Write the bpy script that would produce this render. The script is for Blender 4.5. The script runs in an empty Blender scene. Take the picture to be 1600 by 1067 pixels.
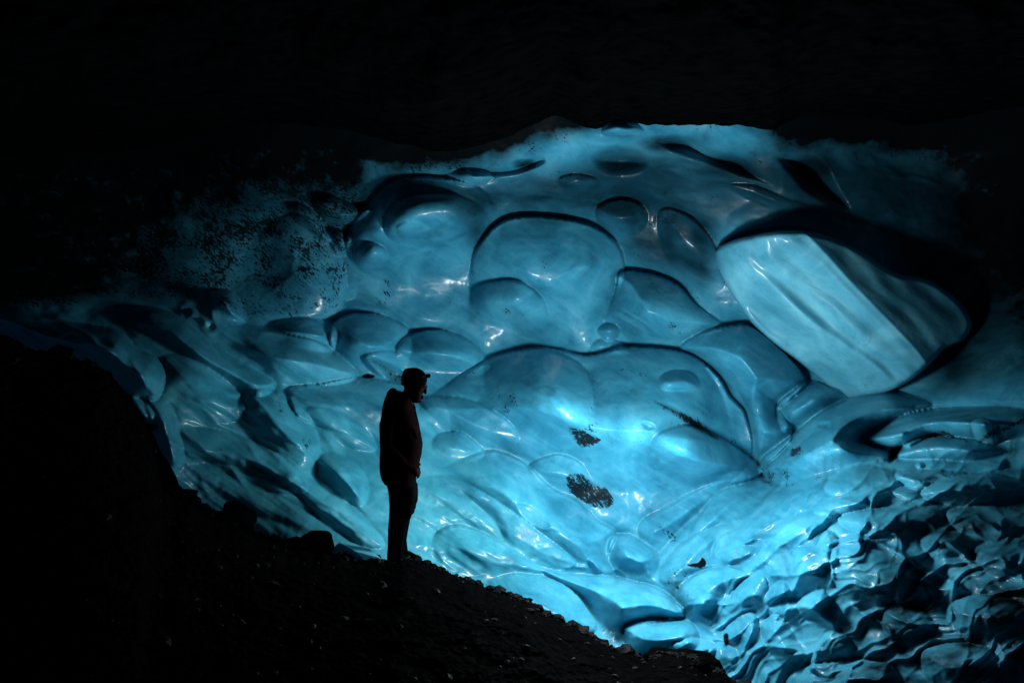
import bpy, bmesh, math, random
import numpy as np
from mathutils import Vector, Matrix

sc = bpy.context.scene
C = sc.collection
# ------------------------------------------------------------------ camera, world, light
F = 1156.0                     # focal length in photo pixels (1600 wide)
CAM = Vector((0, 0, 2.0))
cd = bpy.data.cameras.new('camera'); cam = bpy.data.objects.new('camera', cd); C.objects.link(cam)
cam.location = CAM; cam.rotation_euler = (math.radians(90), 0, 0)
cd.sensor_width = 36; cd.lens = 36 * F / 1600; cd.clip_end = 200; cd.clip_start = 0.05
sc.camera = cam
w = bpy.data.worlds.new("World"); sc.world = w; w.use_nodes = True
w.node_tree.nodes['Background'].inputs[0].default_value = (0.08, 0.35, 0.55, 1)
w.node_tree.nodes['Background'].inputs[1].default_value = 0.09
sc.view_settings.view_transform = 'Standard'; sc.view_settings.look = 'None'
sc.view_settings.exposure = 0; sc.view_settings.gamma = 1
sc.cycles.use_denoising = True
sc.cycles.max_bounces = 6; sc.cycles.diffuse_bounces = 2

def at(px, py, Y):
    return Vector(((px - 800) / F * Y, Y, CAM.z - (py - 533.5) / F * Y))

def lamp(name, loc, power, radius, col=(0.85, 0.95, 1.0)):
    l = bpy.data.lights.new(name, 'POINT'); l.energy = power; l.shadow_soft_size = radius; l.color = col
    o = bpy.data.objects.new(name, l); o.location = loc; C.objects.link(o); return o
# unseen point lamps beyond the bank: main one in mid-air, second an added fill
lamp('unseen_lamp', at(1015, 695, 8.0), 500, 0.28)
lamp('unseen_lamp', at(850, 690, 7.9), 70, 0.30)

# ------------------------------------------------------------------ numpy helpers
def sstep(a, b, x):
    t = np.clip((x - a) / ((b - a) or 1e-9), 0, 1); return t * t * (3 - 2 * t)
def catmull(pts, closed=True, n=7):
    P = np.array(pts, float); N = len(P); out = []
    rng = range(N) if closed else range(N - 1)
    for i in rng:
        if closed: p0, p1, p2, p3 = P[i - 1], P[i], P[(i + 1) % N], P[(i + 2) % N]
        else: p0, p1, p2, p3 = P[max(i - 1, 0)], P[i], P[i + 1], P[min(i + 2, N - 1)]
        for k in range(n):
            t = k / n
            out.append(0.5 * (2 * p1 + (p2 - p0) * t + (2 * p0 - 5 * p1 + 4 * p2 - p3) * t * t + (3 * p1 - p0 - 3 * p2 + p3) * t ** 3))
    if not closed: out.append(P[-1])
    return np.array(out)
def seg_dist(X, Y, P, closed=True):
    D = np.full(X.shape, 1e9)
    n = len(P) if closed else len(P) - 1
    for i in range(n):
        a, b = P[i], P[(i + 1) % len(P)]
        dx, dy = b - a; L = dx * dx + dy * dy + 1e-12
        t = np.clip(((X - a[0]) * dx + (Y - a[1]) * dy) / L, 0, 1)
        np.minimum(D, (X - a[0] - t * dx) ** 2 + (Y - a[1] - t * dy) ** 2, out=D)
    return np.sqrt(D)
def inside(X, Y, P):
    c = np.zeros(X.shape, bool)
    for i in range(len(P)):
        a, b = P[i], P[(i + 1) % len(P)]
        if a[1] == b[1]: continue
        m = ((a[1] > Y) != (b[1] > Y)) & (X < (b[0] - a[0]) * (Y - a[1]) / (b[1] - a[1]) + a[0])
        c ^= m
    return c
_rs = np.random.RandomState(7)
_perm = _rs.permutation(4096)
_ga = _rs.rand(4096) * 2 * np.pi
def perlin(x, y, seed=0):
    xi = np.floor(x).astype(int); yi = np.floor(y).astype(int)
    fx = x - xi; fy = y - yi
    def g(ix, iy, dx, dy):
        h = _perm[(ix + _perm[(iy + seed * 131) & 4095]) & 4095]; a = _ga[h]
        return np.cos(a) * dx + np.sin(a) * dy
    u = fx ** 3 * (fx * (fx * 6 - 15) + 10); v = fy ** 3 * (fy * (fy * 6 - 15) + 10)
    n00 = g(xi, yi, fx, fy); n10 = g(xi + 1, yi, fx - 1, fy); n01 = g(xi, yi + 1, fx, fy - 1); n11 = g(xi + 1, yi + 1, fx - 1, fy - 1)
    return ((n00 * (1 - u) + n10 * u) * (1 - v) + (n01 * (1 - u) + n11 * u) * v) * 1.5
def fbm(x, y, oct=4, seed=0, gain=0.5):
    s = 0; a = 1; 
    for o in range(oct):
        s = s + a * perlin(x * 2 ** o, y * 2 ** o, seed + o); a *= gain
    return s
def worley(x, y, seed=0):
    """distance to nearest and second nearest jittered cell point"""
    xi = np.floor(x).astype(int); yi = np.floor(y).astype(int)
    F1 = np.full(x.shape, 9.0); F2 = np.full(x.shape, 9.0)
    for a in (-1, 0, 1):
        for b in (-1, 0, 1):
            h = _perm[(xi + a + _perm[(yi + b + seed * 77) & 4095]) & 4095]
            h2 = _perm[(h + 991) & 4095]
            px = xi + a + 0.1 + 0.8 * h / 4096; py = yi + b + 0.1 + 0.8 * h2 / 4096
            d = np.hypot(x - px, y - py)
            F2 = np.minimum(F2, np.maximum(F1, d)); F1 = np.minimum(F1, d)
    return F1, F2
def tps(ctrl, X, Y, step=8):
    A = np.array(ctrl, float); p = A[:, :2] / 500; n = len(A)
    def U(r2): return r2 * np.log(r2 + 1e-12)
    K = U(((p[:, None] - p[None]) ** 2).sum(-1)) + np.eye(n) * 0.02
    Q = np.c_[np.ones(n), p]; M = np.block([[K, Q], [Q.T, np.zeros((3, 3))]])
    s = np.linalg.solve(M, np.r_[A[:, 2], 0, 0, 0])
    xs, ys = X[0], Y[:, 0]
    cx = np.linspace(xs[0], xs[-1], 160); cy = np.linspace(ys[0], ys[-1], 100)
    GX, GY = np.meshgrid(cx / 500, cy / 500)
    Z = s[n] + s[n + 1] * GX + s[n + 2] * GY
    for i in range(n): Z += s[i] * U((GX - p[i, 0]) ** 2 + (GY - p[i, 1]) ** 2)
    T = np.array([np.interp(xs, cx, r) for r in Z]); 
    return np.array([np.interp(ys, cy, T[:, j]) for j in range(T.shape[1])]).T
def blur(A, n=1):
    for _ in range(n):
        A = (np.pad(A, ((1, 1), (0, 0)), 'edge')[:-2] + 2 * A + np.pad(A, ((1, 1), (0, 0)), 'edge')[2:]) / 4
        A = (np.pad(A, ((0, 0), (1, 1)), 'edge')[:, :-2] + 2 * A + np.pad(A, ((0, 0), (1, 1)), 'edge')[:, 2:]) / 4
    return A
def grid_mesh(name, V, mat, parent=None, attrs=None, keep=None, smooth=True):
    h, wd = V.shape[:2]
    idx = np.arange(h * wd).reshape(h, wd)
    q = np.stack([idx[:-1, :-1], idx[1:, :-1], idx[1:, 1:], idx[:-1, 1:]], -1)
    q = q[keep] if keep is not None else q.reshape(-1, 4)
    used = np.unique(q); rem = np.full(h * wd, -1); rem[used] = np.arange(len(used)); q = rem[q]
    me = bpy.data.meshes.new(name)
    me.vertices.add(len(used)); me.vertices.foreach_set('co', V.reshape(-1, 3)[used].astype(np.float32).ravel())
    me.loops.add(q.size); me.loops.foreach_set('vertex_index', q.ravel().astype(np.int32))
    me.polygons.add(len(q)); me.polygons.foreach_set('loop_start', np.arange(0, q.size, 4, dtype=np.int32))
    me.update(calc_edges=True)
    me.polygons.foreach_set('use_smooth', np.full(len(q), smooth))
    for k, a in (attrs or {}).items():
        at_ = me.attributes.new(k, 'FLOAT', 'POINT'); at_.data.foreach_set('value', a.reshape(-1)[used].astype(np.float32))
    me.validate()
    me.materials.append(mat)
    o = bpy.data.objects.new(name, me); C.objects.link(o); o.parent = parent
    return o
def tag(o, label=None, cat=None, group=None, kind=None):
    for k, v in (('label', label), ('category', cat), ('group', group), ('kind', kind)):
        if v: o[k] = v
    return o

# ------------------------------------------------------------------ materials
def new_mat(name):
    m = bpy.data.materials.new(name); m.use_nodes = True
    return m, m.node_tree, m.node_tree.nodes['Principled BSDF']
def N(nt, typ, **kw):
    n = nt.nodes.new(typ)
    for k, v in kw.items():
        if k.startswith('i_'): n.inputs[k[2:].replace('_', ' ')].default_value = v
        else: setattr(n, k, v)
    return n
def ramp(nt, src, stops):
    r = nt.nodes.new('ShaderNodeValToRGB'); nt.links.new(src, r.inputs[0])
    e = r.color_ramp.elements
    while len(e) < len(stops): e.new(0.5)
    for i, (p, c) in enumerate(stops):
        e[i].position = p; e[i].color = c if len(c) == 4 else (*c, 1)
    return r.outputs[0]
def mixc(nt, fac, a, b, mode='MIX'):
    m = nt.nodes.new('ShaderNodeMix'); m.data_type = 'RGBA'; m.blend_type = mode
    for s, v in ((m.inputs[0], fac), (m.inputs[6], a), (m.inputs[7], b)):
        if hasattr(v, 'links') or hasattr(v, 'is_linked'): nt.links.new(v, s)
        else: s.default_value = v if not isinstance(v, tuple) else (*v, 1)
    return m.outputs[2]
def mth(nt, op, a, b=None, c=None, clamp=False):
    m = nt.nodes.new('ShaderNodeMath'); m.operation = op; m.use_clamp = clamp
    for s, v in zip(m.inputs, (a, b, c)):
        if v is None: continue
        if hasattr(v, 'is_linked'): nt.links.new(v, s)
        else: s.default_value = v
    return m.outputs[0]

def ice_material(name='glacier_ice', sss=0.5, c=((0.012, 0.15, 0.24), (0.035, 0.28, 0.41), (0.085, 0.42, 0.56))):
    m, nt, b = new_mat(name)
    L = nt.links.new
    tc = N(nt, 'ShaderNodeTexCoord')
    obj = tc.outputs['Object']
    def mapped(rot, scale):
        mp = N(nt, 'ShaderNodeMapping'); mp.inputs['Rotation'].default_value = rot; mp.inputs['Scale'].default_value = scale
        mr = N(nt, 'ShaderNodeMapping'); mr.inputs['Rotation'].default_value = rot; mp.inputs['Rotation'].default_value = (0, 0, 0)
        L(obj, mr.inputs[0]); L(mr.outputs[0], mp.inputs[0]); return mp.outputs[0]
    def noise(vec, sc_, det=6, rough=0.55, dist=0.0):
        n = N(nt, 'ShaderNodeTexNoise'); n.inputs['Scale'].default_value = sc_; n.inputs['Detail'].default_value = det
        n.inputs['Roughness'].default_value = rough; n.inputs['Distortion'].default_value = dist
        L(vec, n.inputs['Vector']); return n.outputs['Fac']
    cloudy = noise(obj, 1.3, 7, 0.6, 0.6)
    col = ramp(nt, cloudy, [(0.30, c[0]), (0.5, c[1]), (0.70, c[2])])
    # streaks of bubbly ice, running down to the right
    st = noise(mapped((0, math.radians(-32), 0), (0.55, 1.0, 5.0)), 2.2, 8, 0.6, 0.5)
    col = mixc(nt, ramp(nt, st, [(0.45, (0, 0, 0)), (0.85, (0.45, 0.45, 0.45))]), col, (0.12, 0.46, 0.60))
    col = mixc(nt, ramp(nt, noise(mapped((0, math.radians(-28), 0), (0.4, 1.0, 7.0)), 3.1, 9, 0.65, 0.8), [(0.26, (0.45, 0.45, 0.45)), (0.40, (0, 0, 0))]), col, (0.012, 0.13, 0.20))
    # healed cracks and trapped bubbles
    vo = N(nt, 'ShaderNodeTexVoronoi'); vo.feature = 'DISTANCE_TO_EDGE'; vo.inputs['Scale'].default_value = 0.55
    wv = N(nt, 'ShaderNodeVectorMath'); wv.operation = 'MULTIPLY_ADD'
    nn = N(nt, 'ShaderNodeTexNoise'); nn.inputs['Scale'].default_value = 1.1; nn.inputs['Detail'].default_value = 7; L(obj, nn.inputs['Vector'])
    L(nn.outputs['Color'], wv.inputs[0]); wv.inputs[1].default_value = (1.6, 1.6, 1.6); L(mapped((0, math.radians(-30), 0), (0.6, 1, 1.9)), wv.inputs[2])
    L(wv.outputs[0], vo.inputs['Vector'])
    crack = mth(nt, 'MULTIPLY', mth(nt, 'SUBTRACT', 1.0, mth(nt, 'MULTIPLY', vo.outputs['Distance'], 70.0), clamp=True), mth(nt, 'MULTIPLY', mth(nt, 'SUBTRACT', noise(obj, 0.9, 4), 0.50), 4.0, clamp=True))
    col = mixc(nt, mth(nt, 'MULTIPLY', crack, 0.5), col, (0.01, 0.10, 0.15))
    bub = noise(mapped((0, math.radians(-32), 0), (0.8, 1, 1.6)), 60, 2, 0.5)
    bf = mth(nt, 'MULTIPLY', mth(nt, 'MULTIPLY', mth(nt, 'SUBTRACT', bub, 0.60), 12.0, clamp=True), mth(nt, 'MULTIPLY', mth(nt, 'SUBTRACT', noise(obj, 1.7, 5, 0.65), 0.48), 5.0, clamp=True))
    col = mixc(nt, mth(nt, 'MULTIPLY', bf, 0.45), col, (0.25, 0.55, 0.66))
    # light fall-off on the upper ice, painted nearly black-blue ('clear' mask)
    ca = N(nt, 'ShaderNodeAttribute'); ca.attribute_name = 'clear'
    col = mixc(nt, mth(nt, 'MULTIPLY', ca.outputs['Fac'], mth(nt, 'MULTIPLY_ADD', noise(mapped((0, math.radians(-15), 0), (0.6, 1, 2.2)), 1.6, 7, 0.6, 0.4), 1.1, 0.5), clamp=True), col, (0.003, 0.035, 0.055))
    # teal cast of the cleaner ice low on the left
    ta = N(nt, 'ShaderNodeAttribute'); ta.attribute_name = 'teal'
    col = mixc(nt, ta.outputs['Fac'], col, mixc(nt, 1.0, col, (0.95, 1.0, 0.92), 'MULTIPLY'))
    # thin dirt streaks / grains of silt
    da = N(nt, 'ShaderNodeAttribute'); da.attribute_name = 'dirt'
    dirt = da.outputs['Fac']
    speck = noise(mapped((0, math.radians(-48), 0), (0.55, 1, 1.5)), 24, 6, 0.72)
    area = noise(obj, 2.4, 3, 0.6)
    thr = mth(nt, 'SUBTRACT', mth(nt, 'MULTIPLY_ADD', mth(nt, 'SUBTRACT', area, 0.5), -0.6, 0.725), mth(nt, 'MULTIPLY', dirt, 0.55))
    sp = mth(nt, 'MULTIPLY', mth(nt, 'SUBTRACT', speck, thr), 30.0, clamp=True)
    col = mixc(nt, mth(nt, 'MULTIPLY', sp, 0.95), col, (0.008, 0.010, 0.012))
    # grey-black debris-rich ice, and shade painted on the dim margins and hollows
    ga = N(nt, 'ShaderNodeAttribute'); ga.attribute_name = 'grime_shade'
    gn = noise(obj, 5, 8, 0.65)
    gf = mth(nt, 'MULTIPLY', ga.outputs['Fac'], mth(nt, 'MULTIPLY_ADD', gn, 0.9, 0.5), clamp=True)
    col = mixc(nt, gf, col, (0.002, 0.0035, 0.0045))
    L(col, b.inputs['Base Color'])
    clean = mth(nt, 'SUBTRACT', 1.0, mth(nt, 'ADD', gf, sp), clamp=True)
    b.inputs['Roughness'].default_value = 0.45
    b.inputs['IOR'].default_value = 1.31
    b.inputs['Subsurface Weight'].default_value = sss
    b.inputs['Subsurface Radius'].default_value = (0.25, 0.8, 1.0)
    b.inputs['Subsurface Scale'].default_value = 0.09
    L(mth(nt, 'MULTIPLY', clean, 0.6), b.inputs['Coat Weight'])
    L(mth(nt, 'MULTIPLY_ADD', clean, 0.42, 0.08), b.inputs['Specular IOR Level'])
    b.inputs['Coat Roughness'].default_value = 0.18
    b.inputs['Coat IOR'].default_value = 1.33
    b1 = N(nt, 'ShaderNodeBump'); b1.inputs['Strength'].default_value = 0.2; b1.inputs['Distance'].default_value = 0.03
    L(mth(nt, 'ADD', noise(obj, 7, 8, 0.55), mth(nt, 'MULTIPLY', st, 0.8)), b1.inputs['Height'])
    L(b1.outputs[0], b.inputs['Normal'])
    return m
ICE = ice_material()
PALE = ice_material('bubbly_ice', .5, ((0.04, 0.26, 0.36), (0.10, 0.42, 0.55), (0.20, 0.60, 0.72)))
def rock_material(name, c1, c2, scale=9, rough=0.7, bump=0.6, wet=0.0, spec=0.25):
    m, nt, b = new_mat(name)
    tc = N(nt, 'ShaderNodeTexCoord')
    n = N(nt, 'ShaderNodeTexNoise'); n.inputs['Scale'].default_value = scale; n.inputs['Detail'].default_value = 9; n.inputs['Roughness'].default_value = 0.65
    nt.links.new(tc.outputs['Object'], n.inputs['Vector'])
    nt.links.new(ramp(nt, n.outputs['Fac'], [(0.35, c1), (0.65, c2)]), b.inputs['Base Color'])
    nt.links.new(ramp(nt, n.outputs['Fac'], [(0.4, (rough,) * 3), (0.7, (rough * 0.55,) * 3)]), b.inputs['Roughness'])
    bp = N(nt, 'ShaderNodeBump'); bp.inputs['Strength'].default_value = bump; bp.inputs['Distance'].default_value = 0.04
    nt.links.new(n.outputs['Fac'], bp.inputs['Height']); nt.links.new(bp.outputs[0], b.inputs['Normal'])
    b.inputs['Specular IOR Level'].default_value = spec; b.inputs['IOR'].default_value = 1.06
    b.inputs['Coat Weight'].default_value = wet; b.inputs['Coat Roughness'].default_value = 0.2
    return m
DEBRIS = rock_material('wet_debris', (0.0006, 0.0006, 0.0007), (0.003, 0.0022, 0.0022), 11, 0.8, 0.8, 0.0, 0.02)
GRAV = rock_material('wet_gravel', (0.001, 0.001, 0.001), (0.005, 0.0045, 0.0045), 14, 0.7, 0.5, 0.0, 0.3)
GRAV.node_tree.nodes['Principled BSDF'].inputs['IOR'].default_value = 1.12
ROCK = rock_material('dark_basalt', (0.0015, 0.0014, 0.0015), (0.005, 0.0035, 0.0035), 6, 0.85, 0.6, 0.0, 0.1)
ROOF = rock_material('black_sediment_ice', (0.0006, 0.0008, 0.001), (0.002, 0.0026, 0.003), 5, 0.9, 0.5, 0.0, 0.0)

# ------------------------------------------------------------------ the ice wall: relief in metres of depth
STEP = 1.6
xs = np.arange(-230, 1850, STEP); ys = np.arange(130, 1200, STEP)
X, Y = np.meshgrid(xs, ys)
CTRL = [(-230,300,9.5),(-230,480,8),(-230,700,8),(0,300,10.2),(200,300,10.8),(400,420,11.2),(430,300,10.5),(200,420,10.4),(0,430,9),
 (0,500,8.5),(60,520,8.4),(180,560,8.2),(230,640,8.1),(260,740,8.2),(0,700,8.5),(100,850,8),
 (300,560,9.0),(450,520,10.5),(450,640,9.4),(340,740,8.6),(480,790,8.6),(580,860,8.5),(600,650,10.3),(560,720,9.5),
 (600,450,11.4),(750,450,11.7),(850,430,11.9),(1000,450,11.9),(900,560,11.5),(1050,600,11.3),(950,700,10.8),(1100,700,10.9),
 (900,800,10.2),(960,860,10),(760,800,9.7),(700,870,9.1),(850,930,9.0),(950,970,8.9),(1050,980,8.8),
 (640,300,10.5),(800,280,10.6),(960,210,9.8),(1000,300,11.1),(1100,210,9.7),(1200,300,10.4),(1330,250,10.2),(1430,260,10.5),
 (1150,450,11.5),(1180,560,11.3),(1220,660,11.2),(1190,735,10.9),(1290,660,10.2),(1450,640,9.7),(1600,600,8.6),(1800,600,8),
 (1300,330,10.3),(1450,330,10.5),(1540,480,10.7),(1350,590,11.3),(1440,570,10.9),(1320,450,11.0),(1450,400,10.9),(1600,400,10.6),(1800,400,10),(1280,740,9.1),(1400,740,8.6),(1600,740,8.1),
 (1100,850,9.6),(1250,830,8.15),(1400,850,7.35),(1600,900,6.4),(1150,950,8.5),(1300,980,7.5),(1450,1000,6.7),(1600,1067,5.95),
 (1100,1050,8.2),(1200,1100,7.9),(1800,1150,6.2),(1800,900,6.5),(-230,1150,7),(400,1050,8),(800,1150,8),(1000,130,9),(300,130,9.5),(1700,130,8)]
D = tps(CTRL, X, Y)

def lobe(pts, H, R=70, f=None, w=0.6, p=2.0, smooth=True):
    """raise (H>0) or hollow (H<0) the area inside the outline; f = compass angle (deg, 90 = up) of the crisp side"""
    P = catmull(pts) if smooth else np.array(pts, float)
    mg = 6 * (3.5 + R * .13); x0, y0 = P.min(0) - mg; x1, y1 = P.max(0) + mg
    j0, j1 = np.searchsorted(xs, [x0, x1]); i0, i1 = np.searchsorted(ys, [y0, y1])
    sx, sy = X[i0:i1, j0:j1], Y[i0:i1, j0:j1]
    if sx.size == 0: return
    d = seg_dist(sx, sy, P); ins = inside(sx, sy, P)
    u = np.clip(d / (R * (1.9 if (f is not None and R > 24) else 1.4)), 0, 1)
    pr = (.12 * (1 - (1 - u) ** p) ** (1 / p) + .88 * (1 - (1 - u) ** 2)) if H > 0 or R < 14 else u * u * (3 - 2 * u)
    moat = np.where(ins, 0, np.exp(-d / (3.5 + R * .13)))
    pr = np.where(ins, pr, 0)
    if f is not None:
        a = math.radians(f); pj = sx * math.cos(a) - sy * math.sin(a); pp = P[:, 0] * math.cos(a) - P[:, 1] * math.sin(a)
        t = (pj - pp.min()) / (pp.max() - pp.min())
        pr = pr * sstep(0, w, t); moat = moat * sstep(w * .6, 1, t)
    g = (2.0 if R > 24 else 1.25)
    c_ = P.mean(0)
    if c_[0] < 620 and c_[1] > 560: g *= .60
    elif c_[0] < 960 and c_[1] > 640: g *= .5
    D[i0:i1, j0:j1] -= H * g * pr - max(H, 0) * g * (.34 if c_[0] > 560 else .10) * moat
def ridge(pts, h, wd, closed=False, taper=True):
    P = catmull(pts, closed)
    x0, y0 = P.min(0) - wd * 4; x1, y1 = P.max(0) + wd * 4
    j0, j1 = np.searchsorted(xs, [x0, x1]); i0, i1 = np.searchsorted(ys, [y0, y1])
    sx, sy = X[i0:i1, j0:j1], Y[i0:i1, j0:j1]
    d = seg_dist(sx, sy, P, closed)
    k = 1.0
    if taper and not closed:
        L = np.hypot(*(P[-1] - P[0])) + 1; dd = np.minimum(np.hypot(sx - P[0][0], sy - P[0][1]), np.hypot(sx - P[-1][0], sy - P[-1][1]))
        k = sstep(0, L * 0.25, dd)
    D[i0:i1, j0:j1] -= h * k * np.exp(-(d / wd) ** 1.3)

#LOBES
# --- upper wall
lobe([(540,372),(572,322),(605,288),(650,277),(715,282),(757,300),(779,336),(778,380),(750,420),(700,445),(610,440),(556,415)], .24, 30, 115, .7)
lobe([(601,347),(609,325),(635,308),(680,303),(725,310),(757,329),(764,355),(748,385),(700,392),(660,380),(628,379),(606,368)], .22, 28, 120, .5)
lobe([(620,355),(650,345),(670,355),(660,372),(632,376)], .06, 14)
lobe([(740,402),(755,374),(778,351),(808,340),(856,340),(909,348),(943,363),(969,389),(975,425),(962,456),(948,486),(933,522),(880,548),(800,545),(740,505),(733,450)], .55, 85, 85, .75)
lobe([(741,452),(770,441),(808,439),(838,456),(853,479),(853,515),(820,530),(765,505),(737,480)], .26, 40, 75, .7)
lobe([(963,449),(966,430),(984,424),(1025,430),(1062,448),(1088,478),(1133,511),(1090,527),(1060,547),(1000,546),(957,536),(943,505),(955,472)], .50, 60, 80, .7)
lobe([(933,518),(940,508),(952,505),(964,510),(968,520),(960,530),(945,531)], .16, 12)
lobe([(921,552),(930,534),(950,528),(968,535),(985,552),(950,560)], .16, 20, 90, .6)
lobe([(931,332),(945,318),(970,312),(995,317),(1010,332),(1008,355),(985,375),(950,370)], .28, 35, 95, .6)
lobe([(920,246),(942,228),(972,222),(999,229),(1018,250),(1008,272),(965,280),(930,268)], -.30, 30)
lobe([(872,281),(897,272),(933,280),(925,300),(890,300)], .15, 20, 90, .6)
lobe([(1022,222),(1045,210),(1080,210),(1112,232),(1155,240),(1185,268),(1215,292),(1160,280),(1100,258),(1045,240)], -.35, 18)
lobe([(1212,246),(1240,236),(1272,239),(1294,257),(1310,288),(1330,330),(1262,306),(1232,275)], -.40, 24)
lobe([(554,402),(562,386),(582,380),(602,390),(605,408),(590,422),(565,420)], .28, 22, 100, .4)
lobe([(735,262),(790,262),(840,245),(850,256),(800,275),(745,278)], -.22, 12, 90, .3)
lobe([(690,275),(740,264),(770,275),(740,292),(700,290)], .20, 14, 60, .5)
lobe([(940,205),(960,188),(995,195),(1010,210),(985,220),(955,215)], .25, 16, 110, .5)
lobe([(1118,392),(1130,368),(1175,350),(1230,350),(1285,362),(1240,380),(1150,398)], -.3, 18)
lobe([(1140,290),(1180,290),(1230,310),(1290,330),(1240,335),(1170,310)], .12, 20, 100, .5)
lobe([(740,300),(800,290),(900,300),(930,330),(860,335),(780,340),(750,330)], -.25, 40, 200, .5)
# dark fringe pillows below the big central pillow, upper wall texture
lobe([(1030,330),(1080,340),(1120,390),(1130,450),(1080,440),(1040,400)], .18, 40, 60, .6)
# --- dirty dome at the left of the wall
lobe([(370,500),(372,430),(400,370),(450,335),(500,352),(532,402),(540,447),(524,492),(460,512)], .28, 90, 20, .8)
lobe([(437,318),(470,318),(500,340),(516,380),(480,360),(450,340)], .30, 22, 40, .6)
lobe([(489,312),(512,303),(560,322),(578,330),(543,358),(515,358),(498,340)], .30, 20, 80, .5)
lobe([(512,362),(535,358),(552,375),(545,395),(525,398)], .22, 14)
lobe([(322,462),(345,453),(366,459),(380,482),(382,505),(350,505)], .35, 25, 60, .5)
lobe([(520,460),(560,440),(600,470),(620,490),(570,492),(530,490)], -.15, 25)
# --- shelf below the upper wall, left of centre
lobe([(398,520),(430,503),(470,497),(510,502),(526,512),(526,535),(515,550),(470,545),(430,535)], .35, 35, 60, .5)
lobe([(520,506),(548,492),(590,492),(625,505),(640,520),(640,560),(610,588),(560,590),(526,560),(515,530)], .45, 60, 100, .6)
lobe([(618,551),(632,530),(660,518),(693,517),(730,530),(757,556),(765,575),(740,590),(690,592),(640,580)], .42, 50, 85, .65)
lobe([(566,562),(575,552),(600,548),(625,552),(640,566),(632,585),(610,592),(585,582)], .22, 14, 130, .5)
lobe([(575,560),(600,563),(630,580),(628,596),(600,588)], -.15, 10)
# long shelf ridge running down right from (170,490)
lobe([(330,470),(370,500),(440,520),(500,535),(540,565),(557,588),(520,600),(450,602),(400,590),(350,560),(310,510)], .50, 60, 50, .6)
lobe([(452,620),(458,605),(500,600),(557,590),(600,595),(655,608),(700,640),(690,720),(600,690),(520,672),(468,652)], .32, 60, 110, .6)
lobe([(180,490),(230,480),(290,500),(340,545),(400,580),(430,600),(400,620),(330,590),(260,550),(200,515)], .38, 45, 55, .6)
lobe([(372,640),(382,618),(405,608),(440,614),(470,635),(490,668),(500,705),(480,730),(430,720),(390,690)], .45, 55, 50, .6)
lobe([(474,650),(485,637),(520,642),(560,663),(585,690),(583,705),(540,700),(500,690)], .28, 30, 50, .7)
lobe([(496,720),(510,710),(540,715),(565,735),(575,765),(565,790),(530,780),(500,755)], .40, 35, 40, .6)
lobe([(400,690),(440,690),(490,715),(500,760),(560,800),(600,850),(560,850),(500,800),(430,760)], .18, 30, 40, .6)
lobe([(250,560),(300,560),(370,610),(380,650),(330,660),(270,630)], .25, 50, 40, .6)
lobe([(262,680),(330,670),(420,700),(480,760),(440,770),(360,740),(270,740)], .25, 40, 50, .6)
# dark gully crossing down to the person's feet
ridge([(250,735),(330,722),(400,740),(450,762),(480,790),(510,820),(560,848),(600,868)], -.10, 9)
ridge([(375,720),(410,735),(450,755)], -.10, 5)
# --- the lip of ice on the left
lobe([(-60,470),(20,480),(60,492),(110,505),(150,510),(190,520),(215,545),(245,560),(258,585),(252,610),(240,625),(200,615),(150,575),(60,550),(0,525),(-80,515)], .45, 40, 40, .5)
lobe([(200,620),(215,618),(235,635),(243,655),(235,665),(215,660)], .28, 14, 60, .5)
lobe([(225,625),(250,622),(270,640),(281,680),(287,720),(270,745),(255,740),(245,690)], .35, 22, 30, .5)
ridge([(18,480),(60,496),(100,503),(140,525),(160,545),(210,560)], .08, 5)
ridge([(200,555),(222,590),(232,615)], .10, 6)
ridge([(80,525),(110,522),(150,540),(185,555)], .09, 4)
ridge([(200,482),(260,495),(320,530),(345,560)], .10, 5)
ridge([(290,486),(310,495),(330,510)], .12, 8)
# --- centre
lobe([(655,640),(700,600),(764,562),(801,549),(842,543),(880,548),(920,556),(978,543),(1052,548),(1090,561),(1124,591),(1141,620),(1165,650),(1170,720),(1080,790),(960,800),(820,740),(720,690)], .62, 110, 75, .6)
lobe([(758,570),(801,553),(842,547),(880,556),(910,573),(923,593),(928,640),(905,690),(840,690),(770,640)], .30, 60, 55, .7)
ridge([(923,590),(926,620),(924,650)], .05, 4)
lobe([(1030,600),(1036,586),(1056,580),(1080,584),(1092,598),(1088,609),(1062,612),(1042,611)], .20, 14, 90, .2)
lobe([(1062,546),(1085,526),(1120,513),(1170,509),(1215,540),(1258,592),(1238,622),(1214,644),(1236,672),(1190,722),(1150,690),(1130,620),(1100,570)], .60, 75, 60, .6)
lobe([(1160,600),(1200,620),(1236,670),(1230,695),(1190,725),(1160,700),(1150,650)], .30, 45, -20, .6)
lobe([(1012,708),(1022,684),(1045,670),(1075,664),(1105,674),(1139,692),(1172,715),(1191,737),(1165,752),(1120,765),(1080,769),(1050,758),(1018,742)], .48, 60, 60, .6)
lobe([(826,730),(839,719),(872,710),(902,720),(919,741),(926,762),(900,775),(860,765),(836,750)], .30, 28, 90, .6)
lobe([(656,621),(715,622),(755,634),(795,660),(810,690),(770,706),(720,690),(680,655)], .28, 45, 75, .6)
lobe([(675,700),(680,683),(700,675),(724,677),(756,706),(735,722),(690,722)], .24, 26, 70, .6)
lobe([(690,735),(756,706),(782,706),(816,721),(839,741),(865,764),(902,782),(932,812),(962,833),(950,872),(960,910),(870,890),(780,835),(700,775)], .50, 60, 50, .6)
lobe([(650,755),(700,745),(770,780),(840,830),(900,880),(850,885),(770,850),(690,810)], .16, 40, 50, .6)
lobe([(700,755),(740,768),(780,797),(796,830),(788,846),(765,832),(735,800)], -.20, 16, 30, .4)
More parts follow.
